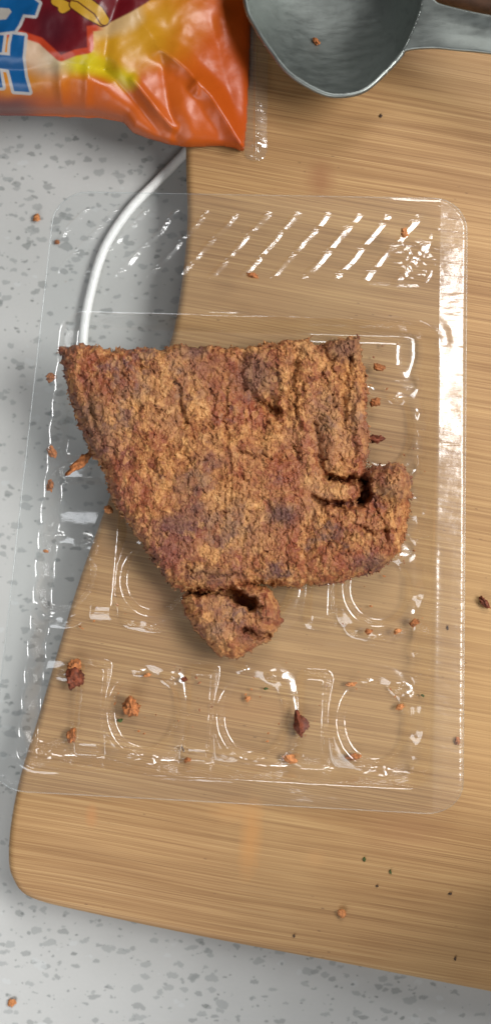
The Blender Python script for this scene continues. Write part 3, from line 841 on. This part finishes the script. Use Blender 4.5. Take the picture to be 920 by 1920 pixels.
crumbs = [
    (141, 1272, T0, 32, 40, 22, 0.1, M_DARKC, 'big dark crumb, lower of the touching pair beside the board edge under the left row'),
    (139, 1246, T0, 26, 20, 18, 0.4, M_CRUMB, 'smaller orange crumb sitting just above the big dark crumb at the left'),
    (249, 1322, T0, 26, 40, 26, 0.1, M_CRUMB, 'two-toned lumpy crumb below and right of the touching pair at the left'),
    (561, 1355, T0, 22, 40, 20, 0.15, M_DARKC, 'dark red elongated crumb in the lower middle compartment of the tray'),
    (137, 1377, T0, 16, 28, 12, 0.0, M_CRUMB, 'thin upright brown crumb at the lower left of the tray'),
    (541, 1422, T0, 30, 16, 10, -0.4, M_ORNG, 'flat orange crumb below the dark red elongated crumb'),
    (661, 1418, T0, 28, 14, 10, 0.1, M_CRUMB, 'brown crumb beside the bright highlight at the lower right compartment'),
    (657, 1283, T0, 18, 9, 7, 0.1, M_ORNG, 'small orange crumb at the top of the lower right compartment'),
    (748, 1325, T0, 16, 9, 7, 0.5, M_ORNG, 'small orange crumb inside the arc of the lower right compartment'),
    (464, 1310, T0, 10, 12, 7, 0.0, M_ORNG, 'tiny orange crumb near the top of the third lower compartment'),
    (277, 1265, T0, 14, 7, 6, 0.2, M_ORNG, 'tiny pale orange crumb under the curled lump, left of it'),
    (345, 1273, T0, 12, 8, 7, 0.1, M_DARKC, 'small dark crumb touching the highlight below the curled lump'),
    (352, 1424, T0, 12, 9, 7, 0.1, M_CRUMB, 'small brown crumb at the bottom of the second lower compartment'),
    (775, 1167, T0 + 0.001, 18, 11, 8, 0.3, M_CRUMB, 'brown crumb by the right wall of the tray below the meat'),
    (744, 1183, T0 + 0.001, 14, 8, 7, 0.3, M_ORNG, 'pale orange crumb left of the brown crumb by the right wall'),
    (690, 1184, T0 + 0.001, 14, 9, 7, 0.5, M_CRUMB, 'small brown crumb between two highlights below the meat on the right'),
    (708, 690, T0 + 0.002, 24, 14, 14, -0.3, M_CRUMB, 'topmost of the three red crumbs along the torn right side of the meat'),
    (701, 754, T0 + 0.002, 22, 14, 14, 0.3, M_CRUMB, 'middle one of the three red crumbs along the torn right side of the meat'),
    (706, 824, T0 + 0.002, 30, 15, 16, 0.15, M_DARKC, 'lowest and darkest of the three red crumbs along the torn right side of the meat'),
    (97, 708, T0 + 0.004, 18, 14, 12, 0.6, M_CRUMB, 'brown crumb off the top left corner of the meat'),
    (99, 848, T0 + 0.002, 16, 28, 10, 0.7, M_CRUMB, 'curved orange brown crumb left of the meat above the round crumb'),
    (96, 910, T0 + 0.002, 14, 20, 12, 0.0, M_CRUMB, 'round orange brown crumb left of the meat beside the streaky highlight'),
    (152, 868, T0 + 0.003, 13, 64, 8, -0.85, M_CRUMB, 'long thin sliver of meat sticking out of the left side of the slab'),
    (204, 955, T0 + 0.002, 16, 14, 10, 0.0, M_ORNG, 'small orange crumb tucked against the lower left side of the meat'),
    (87, 1033, T0, 11, 6, 6, 0.0, M_ORNG, 'tiny orange crumb left of the arc highlight on the overhanging tray'),
    (757, 437, RIM - 0.001, 12, 17, 9, 0.3, M_ORNG, 'orange crumb caught in the ribbed strip at its right end'),
    (472, 517, RIM, 18, 10, 8, -0.2, M_CRUMB, 'red brown crumb under the ribbed strip near its middle'),
    (905, 1129, B0, 13, 26, 12, 0.75, M_DARKC, 'dark red crumb lying on the board near the right border of the photo'),
    (855, 1388, B0, 10, 14, 7, 0.0, M_CRUMB, 'small brown crumb on the board right of the tray corner'),
    (640, 1711, B0, 16, 14, 8, 0.0, M_ORNG, 'round orange crumb on the board near its lower edge'),
    (592, 80, BT + 0.0052, 17, 9, 7, -0.7, M_CRUMB, 'orange brown crumb inside the steel spoon bowl'),
    (70, 409, 0.0001, 14, 13, 8, 0.0, M_ORNG, 'upper orange crumb on the counter left of the white cord'),
    (108, 454, 0.0001, 11, 10, 7, 0.0, M_CRUMB, 'lower orange crumb on the counter left of the white cord'),
    (23, 1878, 0.0001, 16, 15, 5, 0.0, M_ORNG, 'orange speck on the counter near the lower left corner of the photo'),
]
for k, (px, py, z, w, l, h, rot, m, lab) in enumerate(crumbs):
    v_, f_, c0 = blob(px, py, z, w * 0.92, l * 0.92, h * 0.85, rot, 11 + k * 7)
    o = mesh_obj('crumb', v_, f_, m, origin=c0)
    tag(o, lab, 'crumb', 'crumbs fallen off the dried meat')
herbs = [
    (225, 1350, T0, 12, 8, 0.1, M_HERB, 'green herb fleck below the two-toned lumpy crumb'),
    (682, 1611, B0, 7, 11, 0.2, M_HERB, 'green herb fleck on the bare board, left one of two below the tray corner'),
    (731, 1634, B0, 5, 13, 0.3, M_HERB, 'slim green herb fleck on the bare board, right one of two below the tray corner'),
    (791, 1304, T0, 10, 6, -0.4, M_HERB, 'green herb fleck by the right wall of the lower right compartment'),
    (498, 1291, T0, 13, 5, 0.1, M_HERB, 'green herb fleck beside the highlight in the third lower compartment'),
    (706, 1661, B0, 6, 6, 0.0, M_BLK, 'dark speck on the board just under the slim green fleck'),
    (843, 1675, B0, 8, 6, -0.5, M_BLK, 'dark speck on the board towards the shaded lower right'),
    (852, 1797, B0, 5, 9, 0.1, M_BLK, 'dark speck closest to the lower edge of the board at the right'),
    (551, 1754, B0, 5, 7, 0.1, M_BLK, 'dark speck near the middle of the lower edge of the board'),
    (713, 218, B0, 7, 9, 0.1, M_BLK, 'dark speck on the board below the spoon neck'),
    (838, 1177, B0, 4, 10, 0.1, M_BLK, 'thin dark speck on the board right of the tray rim'),
    (343, 1404, T0, 4, 14, 0.4, M_BLK, 'thin dark fibre in the second lower compartment of the tray'),
]
for k, (px, py, z, w, l, rot, m, lab) in enumerate(herbs):
    v_, f_, c0 = blob(px, py, z, w * 0.7, l * 0.7, 2.5, rot, 401 + k * 5)
    o = mesh_obj('fleck', v_, f_, m, origin=c0)
    tag(o, lab, 'herb fleck' if m is M_HERB else 'speck', 'small flecks on tray and board')

# ------------------------------------------------------------------ unseen light blockers: a box and a pan added to shade the lower right and the top
def lathe(name, c, prof, mat, parent, n=48):
    Vs = [(c[0] + r * math.cos(2 * math.pi * i / n), c[1] + r * math.sin(2 * math.pi * i / n), z) for r, z in prof for i in range(n)]
    Fs = [(j * n + i, j * n + (i + 1) % n, (j + 1) * n + (i + 1) % n, (j + 1) * n + i) for j in range(len(prof) - 1) for i in range(n)]
    return mesh_obj(name, Vs, Fs, mat, parent)
def shade_box():  # added out of view to block light over the lower right
    root = empty('shade_box', (0.150, -0.168, BT), 'tall brown box with a lid, added out of view to shade the lower right', 'shade_box')
    M_CAN = mat_plain('shade_box_brown', (0.16, 0.10, 0.07), 0.4, 0.5, 60, 0.15); M_LID = mat_plain('shade_box_dark', (0.05, 0.04, 0.035), 0.4, 0.5, 60, 0.15)
    def prism(name, hx, hy, r, prof, mat):
        ring = []
        for sx, sy, a0 in ((1, 1, 0), (-1, 1, 90), (-1, -1, 180), (1, -1, 270)):
            for k in range(7):
                a = math.radians(a0 + 15 * k); ring.append((sx * (hx - r), sy * (hy - r), r * math.cos(a), r * math.sin(a)))
        n = len(ring); Vs = [(0.150 + cx + ox + (-ins if cx > 0 else ins), -0.168 + cy + oy + (-ins if cy > 0 else ins), z) for ins, z in prof for cx, cy, ox, oy in ring]
        Fs = [(j * n + i, j * n + (i + 1) % n, (j + 1) * n + (i + 1) % n, (j + 1) * n + i) for j in range(len(prof) - 1) for i in range(n)]
        Fs += [tuple(range(n))[::-1], tuple((len(prof) - 1) * n + i for i in range(n))]
        mesh_obj(name, Vs, Fs, mat, root, smooth=False)
    prism('shade_box_body', 0.042, 0.062, 0.014, [(0.002, BT + 0.0005), (0, BT + 0.003), (0, BT + 0.140)], M_CAN)
    prism('shade_box_lid', 0.044, 0.064, 0.015, [(0, BT + 0.1405), (0, BT + 0.158), (0.003, BT + 0.161)], M_LID)
shade_box()
c = (-0.02, 0.302)  # pan added out of view to keep light off the top
root = empty('shade_pan', (c[0], c[1], 0), 'dark pan with a handle, added out of view to shade the top', 'shade_pan')
M_PAN = mat_plain('shade_pan_dark', (0.05, 0.05, 0.055), 0.4, 0.5, 60, 0.15)
lathe('shade_pan_body', c, [(0.001, 0.001), (0.105, 0.001), (0.112, 0.006), (0.115, 0.117), (0.117, 0.120), (0.113, 0.120), (0.110, 0.008), (0.001, 0.005)], M_PAN, root)
Vs, Fs = tube([(c[0] - 0.113, c[1] + 0.02, 0.105), (c[0] - 0.16, c[1] + 0.04, 0.112), (c[0] - 0.28, c[1] + 0.09, 0.12)], [0.006, 0.009, 0.010], 12)
mesh_obj('shade_pan_handle', Vs, Fs, M_PAN, root)

rng = np.random.RandomState(21); pts = []
for k in range(170):
    a = rng.uniform(0, 6.283); r = rng.uniform(0.75, 1.35)
    x_, y_ = 430 + 370 * r * math.cos(a), 960 + 330 * r * math.sin(a)
    if not (150 < x_ < 800 and 640 < y_ < 1460): continue
    sz = rng.uniform(1.5, 4.5); pts.append((x_, y_, T0 + 0.0003, sz * rng.uniform(1, 1.8), sz, rng.uniform(0, 3.14)))
tag(flakes('crumb_dust', pts, M_CRUMB, origin=V(430, 960, T0)), 'fine brown crumb dust scattered over the tray floor round the meat', 'crumb dust', kind='stuff')
